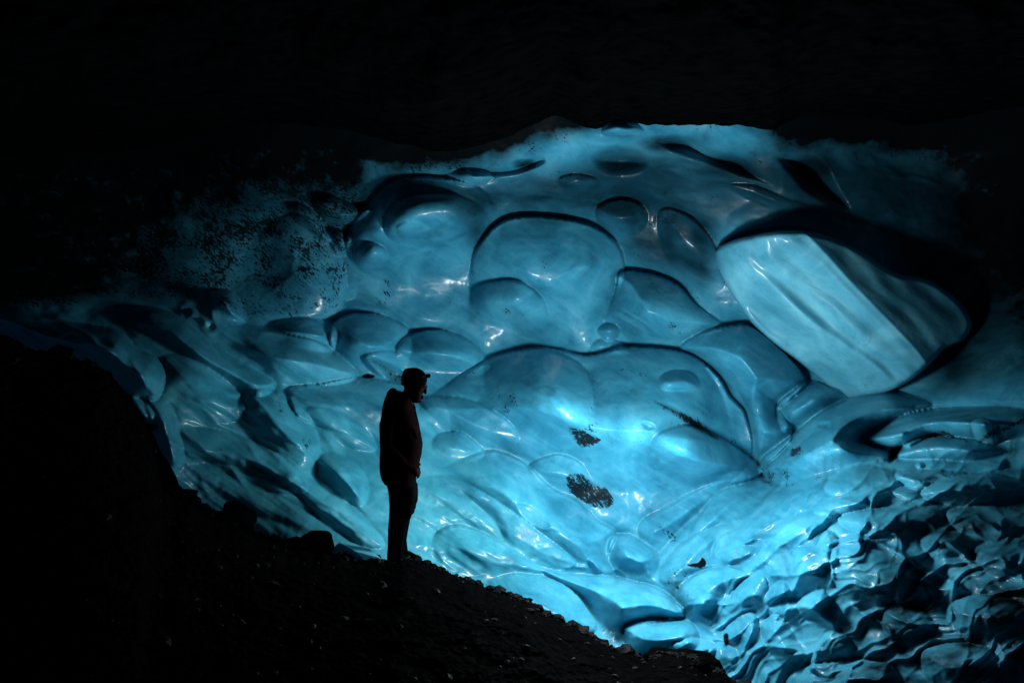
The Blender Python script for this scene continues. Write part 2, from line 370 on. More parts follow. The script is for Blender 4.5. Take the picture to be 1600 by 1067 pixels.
lobe([(809,786),(830,789),(850,805),(861,820),(850,826),(828,815),(813,800)], -.14, 10)
lobe([(676,850),(684,830),(712,821),(742,827),(780,847),(815,869),(850,892),(812,900),(765,913),(728,902),(690,878)], .36, 38, 75, .8)
ridge([(678,843),(690,829),(712,822),(742,828),(780,848),(815,869),(848,891)], .05, 4)
lobe([(760,915),(795,898),(825,897),(862,905),(896,924),(917,948),(930,985),(860,1000),(790,960)], .36, 40, 60, .5)
lobe([(845,890),(885,896),(960,901),(990,909),(1020,916),(1048,932),(1068,962),(1010,975),(960,1000),(915,940)], .35, 40, 60, .5)
lobe([(975,984),(997,971),(1027,967),(1080,972),(1090,1010),(1040,1030),(990,1020)], .28, 25, 90, .5)
lobe([(1044,1012),(1065,1001),(1091,997),(1120,1010),(1100,1040),(1060,1040)], .22, 18, 110, .5)
lobe([(950,850),(962,836),(986,836),(1012,852),(1030,870),(1015,905),(970,902),(950,890)], .30, 28, 80, .6)
lobe([(918,876),(935,868),(952,880),(955,900),(935,898)], .12, 10, 80, .5)
ridge([(918,872),(930,880),(938,896)], .06, 3); ridge([(868,893),(900,885),(925,888)], .05, 3); ridge([(950,895),(965,890),(985,908)], .05, 3)
# --- scour pits and stones frozen in, centre
lobe([(908,720),(917,714),(925,721),(917,727)], -.05, 5); lobe([(1022,718),(1028,714),(1030,724),(1025,730)], -.05, 4)
lobe([(1002,660),(1015,660),(1024,668),(1012,672)], -.08, 5)
# --- right: long smooth tongues
lobe([(1214,636),(1237,612),(1271,596),(1318,622),(1300,640),(1285,650),(1247,669),(1226,676)], .35, 34, 130, .5)
lobe([(1188,720),(1214,698),(1247,673),(1285,643),(1332,621),(1380,610),(1418,617),(1456,631),(1430,655),(1380,669),(1345,690),(1385,702),(1390,717),(1304,733),(1237,757),(1195,745)], .55, 55, 125, .55)
lobe([(1356,688),(1390,661),(1427,645),(1475,638),(1537,636),(1600,640),(1660,660),(1600,690),(1504,684),(1456,681),(1409,700)], .48, 40, 115, .5)
lobe([(1404,714),(1418,693),(1456,681),(1504,684),(1551,695),(1590,704),(1523,720),(1466,716)], .34, 22, 120, .4)
lobe([(1290,700),(1330,690),(1375,700),(1390,716),(1350,722),(1300,722)], .15, 18, 60, .5)
lobe([(1520,660),(1545,657),(1560,690),(1530,690)], .15, 10)
lobe([(1398,680),(1412,674),(1420,678),(1410,684)], .06, 5); lobe([(1432,724),(1440,722),(1442,730),(1434,731)], .06, 4)
lobe([(1278,662),(1286,658),(1296,660),(1294,668),(1280,668)], -.08, 5)
lobe([(1387,716),(1392,702),(1410,696),(1402,712),(1392,722)], -.8, 10)
lobe([(1120,748),(1160,735),(1192,742),(1190,760),(1150,770)], .12, 12, 60, .5)
lobe([(1190,745),(1215,728),(1230,750),(1205,757)], -.12, 8)
lobe([(1400,740),(1450,735),(1520,740),(1600,735),(1600,770),(1500,770),(1430,765)], .22, 22, 100, .5)
lobe([(1440,770),(1480,748),(1550,740),(1610,760),(1600,790),(1520,790),(1470,785)], .25, 22, 110, .5)
# scales climbing to the right
S = [ ([(1000,818),(1043,793),(1085,769),(1124,752),(1155,752),(1130,780),(1090,812),(1040,850),(1010,860)], .34, 30, 125),
 ([(1076,838),(1095,803),(1124,770),(1157,757),(1192,762),(1176,785),(1133,823),(1090,848)], .32, 28, 130),
 ([(1114,866),(1124,840),(1152,825),(1190,787),(1214,769),(1256,750),(1306,738),(1285,765),(1266,795),(1223,818),(1180,866),(1142,890)], .40, 32, 130),
 ([(1214,785),(1223,769),(1247,760),(1258,772),(1240,785),(1222,795)], .18, 12, 120),
 ([(1300,745),(1340,728),(1400,735),(1440,742),(1420,765),(1370,770),(1320,775),(1290,768)], .32, 24, 120),
 ([(1272,800),(1290,785),(1330,770),(1380,760),(1410,775),(1370,790),(1330,805),(1300,806)], .34, 22, 125),
 ([(1395,770),(1430,755),(1480,750),(1540,760),(1560,775),(1500,780),(1440,785)], .30, 22, 110),
 ([(1030,905),(1045,870),(1080,840),(1130,820),(1150,830),(1110,870),(1090,900),(1060,920)], .26, 28, 130),
 ([(1124,872),(1140,860),(1165,852),(1183,858),(1176,878),(1150,890),(1130,888)], .26, 18, 110),
 ([(1055,935),(1075,905),(1105,890),(1140,885),(1165,890),(1185,870),(1204,845),(1237,812),(1285,797),(1313,808),(1266,840),(1225,865),(1195,885),(1165,905),(1140,930),(1120,970),(1080,968)], .50, 36, 125),
 ([(1082,950),(1090,935),(1110,928),(1118,938),(1105,955),(1090,965)], .22, 12, 120),
 ([(1120,960),(1140,930),(1165,905),(1195,900),(1200,940),(1170,955),(1140,975)], .28, 25, 110),
 ([(1195,942),(1203,921),(1218,909),(1232,914),(1236,935),(1215,945)], .34, 14, 110),
 ([(1200,955),(1215,942),(1248,938),(1262,950),(1240,970),(1210,975)], .22, 16, 110),
 ([(1247,942),(1266,926),(1289,921),(1295,945),(1280,965),(1255,965)], .34, 18, 110),
 ([(1230,870),(1250,855),(1275,855),(1290,830),(1310,845),(1300,900),(1250,930),(1235,905)], .22, 30, 120),
 ([(1286,850),(1310,842),(1345,835),(1345,848),(1310,853)], .22, 9, 100),
 ([(1305,855),(1350,840),(1420,870),(1440,930),(1400,960),(1330,940),(1300,900)], .28, 40, 110),
 ([(1310,810),(1360,795),(1420,790),(1470,800),(1460,830),(1400,840),(1340,830)], .32, 28, 110),
 ([(1440,850),(1450,835),(1490,830),(1530,850),(1520,880),(1470,880)], .28, 20, 130),
 ([(1480,800),(1540,790),(1600,800),(1620,830),(1560,840),(1500,830)], .30, 25, 110),
 ([(1520,860),(1570,845),(1640,860),(1640,900),(1560,905)], .28, 25, 110),
 ([(1190,985),(1197,968),(1215,962),(1240,990),(1265,1040),(1240,1050),(1210,1025)], .34, 26, 120),
 ([(1130,990),(1150,965),(1175,955),(1185,975),(1180,1010),(1150,1020)], .24, 20, 110),
 ([(1100,1035),(1120,1005),(1150,1015),(1150,1045),(1125,1060)], .26, 18, 110),
 ([(1265,1045),(1280,1005),(1300,985),(1330,1000),(1330,1040),(1300,1060)], .30, 20, 120),
 ([(1230,1065),(1250,1045),(1290,1035),(1350,1030),(1400,1045),(1400,1100),(1240,1100)], .34, 26, 110),
 ([(1380,960),(1410,945),(1450,960),(1460,990),(1420,1010),(1385,995)], .28, 22, 110),
 ([(1480,950),(1520,930),(1590,940),(1620,980),(1560,1000),(1500,985)], .30, 26, 110),
 ([(1440,1020),(1480,1005),(1540,1010),(1560,1050),(1500,1080),(1450,1060)], .30, 26, 110),
]
for pts, H, R, f in S: lobe(pts, H * .42, R, f, .55)
for pts, h, wd in [
  ([(1010,905),(1012,880),(1025,868),(1060,830),(1100,790)], -.10, 6),
  ([(1155,905),(1140,925),(1122,955),(1100,985)], .07, 4), ([(1190,945),(1160,955),(1130,975),(1105,990)], .07, 4),
  ([(1228,910),(1245,880),(1262,865),(1285,857)], .07, 4), ([(1290,858),(1300,900),(1290,925)], .07, 5),
  ([(1250,940),(1300,975),(1298,990),(1280,1010),(1270,1040),(1255,1062)], .10, 5),
  ([(1180,960),(1175,985),(1165,1010),(1150,1035)], .08, 5), ([(1310,830),(1380,850),(1440,890),(1480,900)], .07, 5),
  ([(1380,845),(1420,870),(1480,905),(1520,930)], .06, 5), ([(1400,900),(1440,905),(1470,920),(1500,915)], .06, 5),
  ([(1440,860),(1470,845),(1500,860),(1520,880),(1560,885)], .07, 5), ([(1320,935),(1350,960),(1380,975),(1400,1000)], .07, 5)]:
    ridge(pts, h, wd)

# thin pale rims along the crests
for pts in [[(742,398),(756,374),(779,351),(808,340),(856,340),(909,348),(943,363),(968,388)], [(601,345),(609,325),(635,308),(680,303),(725,310),(755,328)],
            [(933,326),(945,318),(970,312),(995,317),(1009,330)], [(572,322),(605,288),(650,277),(715,282),(757,300),(778,336)], [(496,722),(510,710),(540,715),(563,735),(574,765),(566,788)],
            [(452,605),(500,600),(557,589)], [(474,650),(485,638),(520,642),(560,663),(584,690)], [(405,608),(440,614),(470,635),(490,668),(499,700)], [(330,470),(400,512),(500,536),(540,565),(557,588)],
            [(677,682),(700,675),(724,677),(756,706),(782,707),(816,722),(839,741),(865,764),(902,782),(932,812),(960,832)], [(826,730),(840,718),(872,710),(902,721),(918,740)],
            [(954,848),(964,836),(986,836),(1012,852),(1028,869)], [(765,912),(795,898),(825,897),(862,905),(896,924),(916,946)], [(1014,905),(1012,880),(1026,868)], [(1190,720),(1214,698),(1247,673),(1285,645)],
            [(1000,816),(1043,793),(1085,769),(1124,751)], [(1090,812),(1124,770),(1157,757)], [(1114,864),(1124,840),(1152,826),(1190,787),(1214,769),(1256,750),(1304,738)],
            [(1047,902),(1071,888),(1124,883),(1161,890),(1185,869),(1204,845),(1237,816),(1285,797),(1320,806)]]:
    ridge(pts, .035 if pts[0][0] < 1000 else .06, 3.0 if pts[0][0] < 1000 else 4.0)
# broad and fine undulation
wx = X + 26 * fbm(X / 110, Y / 110, 3, 3); wy = Y + 26 * fbm(X / 110, Y / 110, 3, 9)
D += 0.09 * fbm(X / 170, Y / 130, 3, 11) + (0.008 + .010 * sstep(700, 900, Y)) * fbm(wx / 34, wy / 22, 3, 15)
# scallops on the lower right bank (small cups with sharp rims, stretched up to the right)
def region(pts, soft):
    P = catmull(pts); d = seg_dist(X[::4, ::4], Y[::4, ::4], P); s = np.where(inside(X[::4, ::4], Y[::4, ::4], P), d, -d)
    m = sstep(-soft, soft, s)
    T = np.array([np.interp(xs, xs[::4], r) for r in m]); return np.array([np.interp(ys, ys[::4], T[:, j]) for j in range(T.shape[1])]).T
RB = region([(1050,960),(1100,870),(1180,800),(1270,770),(1400,730),(1650,700),(1900,700),(1900,1250),(1150,1250),(1080,1060)], 40)
ang = math.radians(34)
uu = (wx * math.cos(ang) - wy * math.sin(ang)); vv = (wx * math.sin(ang) + wy * math.cos(ang))
F1, F2 = worley(uu / 165, vv / 50, 2); G1, G2 = worley(uu / 74, vv / 24, 5)
D -= RB * (0.075 * F1 ** 2 + 0.05 * np.exp(-(F2 - F1) / .09) + 0.028 * G1 ** 2 + .022 * np.exp(-(G2 - G1) / .13))
LB = region([(-100,480),(150,470),(330,520),(380,600),(300,700),(250,760),(150,640),(-100,560)], 30)
D -= LB * 0.03 * F1 ** 2
al = X * math.cos(math.radians(33)) + Y * math.sin(math.radians(33)); ac = -X * math.sin(math.radians(33)) + Y * math.cos(math.radians(33))
LF = region([(60,480),(250,480),(420,520),(540,610),(600,700),(700,760),(800,860),(600,900),(300,780),(200,640)], 40)
D -= LF * (.040 * (1 - np.abs(fbm(al / 230, ac / 42 + .3 * fbm(al / 90, ac / 60, 2, 63), 2, 61)) * 2) + .02 * fbm(al / 90, ac / 12, 2, 65))
H1, H2 = worley(wx / 150 + 7, wy / 95 + 3, 8)
UP = region([(560,260),(900,210),(1180,200),(1420,260),(1500,420),(1300,560),(1100,440),(800,330),(600,330)], 40)
D -= UP * 0.14 * H1 ** 2
D = blur(D, 1)

# dirt, grime and teal masks (real stains, plus painted dimming of the ice)
dirt = np.zeros_like(X); grime_shade = np.zeros_like(X)
def stain(A, pts, v, soft=6):
    P = catmull(pts); x0, y0 = P.min(0) - soft * 2; x1, y1 = P.max(0) + soft * 2
    j0, j1 = np.searchsorted(xs, [x0, x1]); i0, i1 = np.searchsorted(ys, [y0, y1])
    sx, sy = X[i0:i1, j0:j1], Y[i0:i1, j0:j1]
    d = seg_dist(sx, sy, P); s = np.where(inside(sx, sy, P), d, -d)
    A[i0:i1, j0:j1] = np.maximum(A[i0:i1, j0:j1], v * sstep(-soft, soft, s))
def sline(A, pts, v, wd):
    P = catmull(pts, False); x0, y0 = P.min(0) - wd * 3; x1, y1 = P.max(0) + wd * 3
    j0, j1 = np.searchsorted(xs, [x0, x1]); i0, i1 = np.searchsorted(ys, [y0, y1])
    d = seg_dist(X[i0:i1, j0:j1], Y[i0:i1, j0:j1], P, False)
    A[i0:i1, j0:j1] = np.maximum(A[i0:i1, j0:j1], v * np.exp(-(d / wd) ** 2))
# debris-rich patches
stain(dirt, [(884,745),(896,738),(914,742),(930,757),(947,762),(959,782),(950,795),(925,792),(900,777),(887,762)], .62, 5)
stain(grime_shade, [(886,747),(905,741),(930,757),(957,782),(945,793),(905,778)], .45, 5)
stain(dirt, [(888,667),(912,672),(940,686),(925,695),(908,700),(897,686)], .58, 6); stain(grime_shade, [(888,667),(912,672),(935,686),(910,697),(897,686)], .5, 5)
stain(dirt, [(1024,627),(1062,642),(1092,658),(1124,684),(1100,680),(1060,655)], .58, 8)
stain(grime_shade, [(1024,628),(1062,643),(1090,658),(1122,683),(1100,678),(1060,650)], .95, 5)
stain(dirt, [(1234,700),(1250,698),(1258,706),(1248,714),(1236,712)], .5, 5)
stain(dirt, [(579,563),(605,570),(625,585),(632,600),(612,596),(595,578)], .38, 5)
stain(grime_shade, [(579,563),(605,570),(628,590),(632,602),(612,596),(595,578)], .45, 5)
stain(dirt, [(1073,882),(1090,878),(1098,870),(1104,880),(1096,887)], .6, 2)
stain(grime_shade, [(1074,883),(1091,879),(1098,872),(1103,880),(1095,886)], 1.5, 1.5)
stain(grime_shade, [(565,588),(575,584),(586,588),(575,591)], 1.6, 1.5)
stain(grime_shade, [(1131,992),(1137,990),(1138,1004),(1133,1008)], 1.6, 2)
stain(dirt, [(1100,830),(1125,860),(1150,870),(1110,840)], .3, 5)
stain(dirt, [(1028,818),(1040,840),(1058,850),(1050,830)], .36, 5)
stain(dirt, [(1058,880),(1075,910),(1085,950),(1050,930),(1040,900)], .22, 12); stain(grime_shade, [(1040,900),(1060,905),(1078,955),(1050,935)], .5, 10)
stain(dirt, [(1187,740),(1215,732),(1240,735),(1225,755),(1195,752)], .30, 6)
stain(dirt, [(1020,420),(1060,430),(1110,470),(1130,505),(1080,470)], .16, 12)
for c in [(792,488),(815,492),(826,498),(745,398),(762,400),(700,470),(560,465),(1000,585),(985,580),(975,576),(800,620),(790,640),(805,630),(780,615),(725,590),(740,585),(930,660),(922,672),(1050,510),(1062,520),(1040,368),(1055,350),(1060,362),(470,620),(590,470),(606,440),(604,460),(950,470),(848,415),(860,422),(1150,700),(1144,688),(1200,262),(1180,240),(1190,255)]:
    stain(dirt, [(c[0]-9,c[1]-4),(c[0]+2,c[1]-6),(c[0]+9,c[1]+3),(c[0],c[1]+6)], .30, 6)
# silt lines along the creases
for pts, v in [([(560,590),(520,603),(490,600)],.3),([(928,590),(926,640),(922,680)],.22),([(1120,512),(1160,508)],.3),([(741,440),(738,400),(752,374)],.22),
    ([(700,622),(660,621)],.3),([(1190,735),(1205,756),(1240,757),(1280,745)],.34),([(604,465),(600,500),(640,520),(700,530)],.2),([(545,395),(530,440),(530,490),(560,500)],.4),
    ([(1440,684),(1470,678),(1510,688)],.5),([(1560,670),(1530,690),(1600,655)],.5),([(1124,420),(1150,470),(1176,507)],.28),([(1400,742),(1450,735)],.3),
    ([(448,620),(430,600),(440,640)],.24),([(492,676),(485,690),(476,700)],.3),([(370,640),(340,620),(300,590)],.2)]:
    sline(dirt, pts, v, 5)
# dirty ice left of the wall, blackened outward also to dim it
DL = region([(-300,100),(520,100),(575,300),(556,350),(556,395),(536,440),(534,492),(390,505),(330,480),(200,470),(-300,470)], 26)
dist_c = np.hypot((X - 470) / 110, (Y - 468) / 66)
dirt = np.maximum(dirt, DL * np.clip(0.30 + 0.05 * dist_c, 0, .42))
grime_shade = np.maximum(grime_shade, DL * np.clip(dist_c * .44 - .22, 0, 1.1))
grime_shade = np.maximum(grime_shade, .62 * region([(240,770),(300,745),(400,745),(470,790),(540,850),(600,880),(560,930),(250,930)], 28)); grime_shade = np.maximum(grime_shade, .5 * region([(-200,440),(180,470),(330,520),(300,620),(380,700),(420,760),(240,800),(-200,800)], 40))  # light fall-off at the lower left painted in
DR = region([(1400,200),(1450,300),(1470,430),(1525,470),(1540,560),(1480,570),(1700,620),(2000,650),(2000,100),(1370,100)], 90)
grime_shade = np.maximum(grime_shade, DR * (1.15 + .25 * fbm(X / 90, Y / 60, 3, 111)))  # far right painted dark where the light fades
grime_shade = np.maximum(grime_shade, region([(1400,800),(1500,760),(1700,720),(1900,760),(1900,1200),(1230,1200),(1330,960)], 90) * np.clip(.72 + .5 * fbm(X / 90, Y / 40, 4, 113), 0, 1))  # fade to black in the lower right corner, put into the colour
grime_shade = np.maximum(grime_shade, .55 * sstep(1440, 1640, X) * sstep(560, 640, Y))  # right edge dimmed in the colour as well
top_shade = region([(590,296),(760,286),(940,250),(1030,234),(1150,240),(1340,262),(1400,380),(1250,352),(1130,352),(1112,440),(1050,425),(985,398),(965,352),(880,336),(780,334),(742,385),(690,310)], 26)  # band of painted shade across the upper wall
grime_shade = np.maximum(grime_shade, 1.4 * sstep(1500, 1580, X) * sstep(520, 400, Y)); clear = np.maximum(.92 * top_shade, .95 * region([(1170,235),(1260,225),(1420,240),(1540,300),(1600,420),(1540,560),(1470,600),(1400,420),(1250,340),(1180,290)], 40)); dirt = np.maximum(dirt, .12 * top_shade)  # painted dimming carried on over the upper right, top corner blackened
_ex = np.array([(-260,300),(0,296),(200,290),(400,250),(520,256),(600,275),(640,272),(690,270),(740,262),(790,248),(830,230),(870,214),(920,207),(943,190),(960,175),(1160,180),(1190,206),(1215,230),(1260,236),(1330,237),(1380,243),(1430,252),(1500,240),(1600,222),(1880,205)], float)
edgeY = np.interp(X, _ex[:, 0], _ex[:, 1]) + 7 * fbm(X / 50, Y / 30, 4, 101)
grime_shade = np.maximum(grime_shade, 1.25 * sstep(22, -30, Y - edgeY)); dirt = np.maximum(dirt, .24 * sstep(40, 0, Y - edgeY))
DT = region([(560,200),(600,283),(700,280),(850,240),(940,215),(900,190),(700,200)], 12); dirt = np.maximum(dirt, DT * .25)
sline(grime_shade, [(1100,215),(1060,225),(1040,222)], .5, 10)
for a, b, c, d_, v in [(1040,225,45,14,.9),(1270,262,40,22,.9),(970,248,42,22,.45),(1150,262,60,16,.6),(820,256,22,8,.9)]:  # shade inside the upper hollows painted dark
    grime_shade = np.maximum(grime_shade, v * np.exp(-(((X - a) / c) ** 2 + ((Y - b) / d_) ** 2) ** 2))
teal = region([(200,560),(500,600),(640,650),(760,740),(850,900),(700,950),(300,800)], 90)

def to_world(PX, PY, DD):
    return np.stack([(PX - 800) / F * DD, DD, CAM.z - (PY - 533.5) / F * DD], -1)
wall = grid_mesh('ice_wall', to_world(X, Y, D), ICE, attrs={'dirt': dirt, 'grime_shade': grime_shade, 'teal': teal, 'clear': clear})
tag(wall, 'blue translucent glacier ice wall of rounded pillows and scallops', 'ice wall', kind='structure')
def wall_depth(px, py):
    j = int(np.clip((px - xs[0]) / STEP, 0, len(xs) - 1)); i = int(np.clip((py - ys[0]) / STEP, 0, len(ys) - 1)); return D[i, j]

# ------------------------------------------------------------------ the smooth block of ice jutting from the wall
R1 = [(1118,398),(1120,389),(1129,382),(1161,371),(1210,362),(1255,361),(1300,370),(1352,394),(1396,424),(1442,434),(1470,447),(1503,475),(1519,505),(1507,531),(1476,545),(1466,556),(1440,580),(1428,590),(1394,611),(1361,618),(1318,622),(1280,592),(1244,562),(1210,537),(1176,506),(1160,485),(1139,452),(1124,422)]
bx = np.arange(1095, 1545, 1.3); by = np.arange(340, 650, 1.3); BX, BY = np.meshgrid(bx, by)
P = catmull(R1); sd = seg_dist(BX, BY, P); sd = np.where(inside(BX, BY, P), sd, -sd)
G = [(1255,361),(1292,399),(1326,437),(1360,472),(1397,510),(1430,545),(1450,572),(1462,592)]
GP = catmull(G, False)
# signed distance to the ridge (positive = upper right side)
gd = seg_dist(BX, BY, GP, False)
gx = np.interp(BY, GP[:, 1], GP[:, 0]); side = np.where(BX > gx, 1.0, -1.0)
s_ = gd * side
u_ = (BX - 1255) * .693 + (BY - 361) * .721
dA = 9.92 + .0056 * (-s_) + 0.15 * np.clip(-s_ / 122, 0, 1.2) ** 3
dB = 9.92 + .0039 * s_
DB = np.maximum(dA, dB) + .0003 * u_
fold = fbm(s_ / 55 + 5 + .25 * fbm(BX / 90, BY / 90, 2, 33), u_ / 240, 2, 31)
DB += 0.13 * fold * sstep(0, 30, -s_) + .004 * sstep(0, 20, -s_) * fbm(s_ / 12, u_ / 120, 2, 41) + .05 * sstep(0, 30, s_) * fbm(s_ / 45, u_ / 110, 2, 43)
DB -= .07 * np.exp(-((s_ + 92 - .10 * u_ + 8 * np.sin(u_ / 60)) / 11) ** 2) + .06 * np.exp(-((s_ + 52 - .04 * u_ + 10 * np.sin(u_ / 70 + 1)) / 15) ** 2) + .04 * np.exp(-((s_ + 18 - .02 * u_) / 9) ** 2)
DB += .03 * np.exp(-((s_ + 88 - .12 * u_) / 14) ** 2) - .06 * np.exp(-((s_ + 100 - .15 * u_) / 10) ** 2)
DB -= .10 * np.exp(-((s_ - 16) / 16) ** 2) * sstep(200, 60, u_) * 0
lowfade = sstep(150, 250, (BX - 1180) * .35 + (BY - 361) * .9)
rim = np.clip(sd / 9, 0, 1); DB += .16 * (1 - np.sqrt(1 - (1 - rim) ** 2))
DB = np.where(sd > 0, DB, DB + .16 + np.clip(-sd / 5, 0, 1) * 2.3)
DB = blur(DB, 1)
keep = (sd[:-1, :-1] > -7)
gB = 0.55 * sstep(1330, 1480, BX) + .25 * (s_ > 2)  # shade on the facet past the ridge and the right end painted in
blk = grid_mesh('ice_block', to_world(BX, BY, DB), PALE, attrs={'dirt': np.zeros_like(BX), 'grime_shade': np.clip(gB, 0, .8) * .35, 'teal': np.zeros_like(BX)}, keep=keep)
tag(blk, 'huge smooth slab of banded blue ice jutting from the wall at upper right', 'ice slab')

# ------------------------------------------------------------------ dark roof of the cave
EDGE = [(-260,300),(0,296),(200,290),(400,250),(520,256),(600,270),(640,270),(690,270),(740,262),(790,248),(830,230),(870,214),(920,207),(943,197),(960,188),(1000,194),(1060,196),(1160,197),(1190,212),(1215,230),(1260,236),(1330,237),(1380,243),(1430,252),(1500,240),(1600,222),(1880,205)]
ed = catmull(EDGE, False, 16); cx = np.arange(-230, 1850, 5.0); cy = np.interp(cx, ed[:, 0], ed[:, 1])
cy = cy - 55 * (sstep(940, 860, cx) + sstep(1165, 1260, cx))
cy += 22 * sstep(940, 860, cx) * sstep(560, 700, cx)
T = np.linspace(0, 1, 150); CX, TT = np.meshgrid(cx, T)
CY0 = np.interp(CX, cx, cy)
RY = CY0 - 520 * TT ** 1.0
d0 = np.array([wall_depth(a, b - 3) for a, b in zip(cx, cy)]); d0 = np.convolve(np.pad(d0, 6, 'edge'), np.ones(13) / 13, 'valid')
RD0 = np.interp(CX, cx, d0)
RD = 1 / ((1 / (RD0 - .12)) * (1 - TT) + TT / 2.6) + .05 + TT ** .5 * .5 * fbm(CX / 120, RY / 70, 5, 51)
RYn = RY + 2.0 * fbm(CX / 16, TT * 0 + .5, 3, 61) * np.exp(-TT * 40)
roof = grid_mesh('cave_ceiling', to_world(CX, RYn, RD), ROOF)
tag(roof, 'black unlit sediment-covered ceiling of the cave', 'ceiling', kind='structure')

# ------------------------------------------------------------------ debris bank in the foreground
CR = [(-300,470,4.6),(-100,500,4.9),(0,521,5.1),(60,549,5.3),(150,571,5.5),(200,618,5.7),(236,676,5.9),(252,738,6.1),(268,764,6.2),(300,776,6.3),(335,798,6.4),(400,828,6.5),(470,852,6.6),(540,868,6.7),(600,874,6.8),(640,872,6.9),(700,895,7.0),(760,916,7.1),(820,937,7.15),(870,966,7.15),(920,990,7.1),(960,1010,7.0),(1000,1026,6.9),(1060,1022,6.8),(1110,1040,6.7),(1150,1064,6.6),(1210,1105,6.4),(1300,1200,6.2),(1420,1330,6.0)]
cr = catmull(CR, False, 20)
# arc-length resample so the steep left flank is well covered
sl = np.r_[0, np.cumsum(np.hypot(*np.diff(cr[:, :2], axis=0).T))]; sp = np.linspace(0, sl[-1], 760)
cpx, cpy, cdp = (np.interp(sp, sl, cr[:, k]) for k in range(3))
jit = fbm(sp / 26, sp * 0 + .3, 4, 71) * 6 + fbm(sp / 7, sp * 0 + .7, 3, 75) * 2.0
jit *= sstep(200, 330, cpx) * .8 + .2
Tn = np.linspace(0, 1, 330) ** 1.3
TT, _ = np.meshgrid(Tn, sp, indexing='ij')
PX0 = cpx[None] + 0 * TT; PY0 = cpy[None] + 0 * TT
BYp = PY0 + (1400 - PY0) * TT
jt = np.exp(-TT / .03) * jit[None]
BXp = PX0 - 60 * TT * (PX0 > 0)
near = 2.05
BD = 1 / ((1 - TT ** .8) / cdp[None] + TT ** .8 / near)
BD += sstep(0, .02, TT) * (.10 * fbm(BXp / 60, BYp / 24, 5, 81) + .035 * fbm(BXp / 11, BYp / 6, 3, 91)) * BD / 5
front = to_world(BXp, BYp + jt, BD); cpy = cpy + jit
kb = np.linspace(1, 0, 26)[:-1]
back = []
for k in kb:
    p = to_world(cpx, cpy, cdp).copy()
    p[:, 1] += 1.5 * k; p[:, 0] += .5 * k; p[:, 2] -= 2.6 * k + .0 ; p[:, 2] += .10 * fbm(sp / 20, sp * 0 + k * 8, 3, 95) * min(1, k * 4)
    back.append(p)
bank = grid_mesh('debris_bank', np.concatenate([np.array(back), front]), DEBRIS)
tag(bank, 'dark wet slope of rock debris rising to a mound on the left', 'ground', kind='structure')

# stones
rnd = random.Random(5)
def rock_bm(bm, loc, size, squash=(1, 1, .7), sub=2, rough=.28, rot=None):
    r = bmesh.ops.create_icosphere(bm, subdivisions=sub, radius=1)
    vs = r['verts']; off = Vector((rnd.random() * 99, rnd.random() * 99, rnd.random() * 99))
    planes = [Vector((rnd.gauss(0, 1), rnd.gauss(0, 1), rnd.gauss(0, 1))).normalized() for _ in range(9)]
    pd = [rnd.uniform(.62, .95) for _ in planes]
    M = (Matrix.Rotation(rnd.random() * 6.28, 3, 'Z') @ Matrix.Rotation(rnd.uniform(-.5, .5), 3, 'X')) if rot is None else rot
    for v in vs:
        c = v.co.copy()
        for pl, d in zip(planes, pd):
            e = c.dot(pl)
            if e > d: c -= pl * (e - d)
        c *= 1 + rough * .25 * math.sin(c.x * 5 + off.x) * math.sin(c.y * 6 + off.y) * math.sin(c.z * 5 + off.z)
        c = Vector((c.x * squash[0], c.y * squash[1], c.z * squash[2])) * size
        v.co = M @ c + Vector(loc)
    return vs
def finish(bm, name, mat, parent=None, smooth=False):
    me = bpy.data.meshes.new(name); bm.to_mesh(me); bm.free()
    me.materials.append(mat)
    if smooth: me.polygons.foreach_set('use_smooth', [True] * len(me.polygons))
    o = bpy.data.objects.new(name, me); C.objects.link(o); o.parent = parent; return o
bm = bmesh.new()
nr, nc = front.shape[:2]
for k in range(1700):
    onc = k < 1150
    j = rnd.randrange(120, nc - 60)
    i = int(abs(rnd.gauss(0, 5))) if onc else int(nr * rnd.random() ** 1.2 * .8)
    i = min(i, nr - 1)
    p = front[i, j]; d = p[1]
    if cpx[j] < 262 and rnd.random() < .8: continue
    s = rnd.lognormvariate(-3.75, .5) * (d / 6.8) ** .7
    rock_bm(bm, (p[0], p[1], p[2] + s * .1), min(s * 1.1, .12), (1, rnd.uniform(.6, 1), rnd.uniform(.4, .8)), 1)
grav = finish(bm, 'gravel', GRAV); tag(grav, 'loose black gravel scattered over the debris bank', 'gravel', kind='stuff')

def boulder(name, px, py, Y, size, squash, label, cat='boulder', mat=ROCK, rot=None):
    bm = bmesh.new(); rock_bm(bm, (0, 0, 0), size, squash, 4, .5, rot)
    o = finish(bm, name, mat); o.location = at(px, py, Y); tag(o, label, cat); return o
boulder('boulder', 496, 852, 6.62, .165, (1, .9, .78), 'dark angular boulder sitting on the slope left of the white ice chunk')
boulder('boulder', 372, 812, 6.42, .20, (.85, .9, .9), 'dark pointed boulder half buried at the foot of the left mound')
boulder('boulder', 1066, 1046, 6.75, .27, (1.5, 1, .5), 'broad wet rock ledge at the lower end of the bank', mat=DEBRIS)
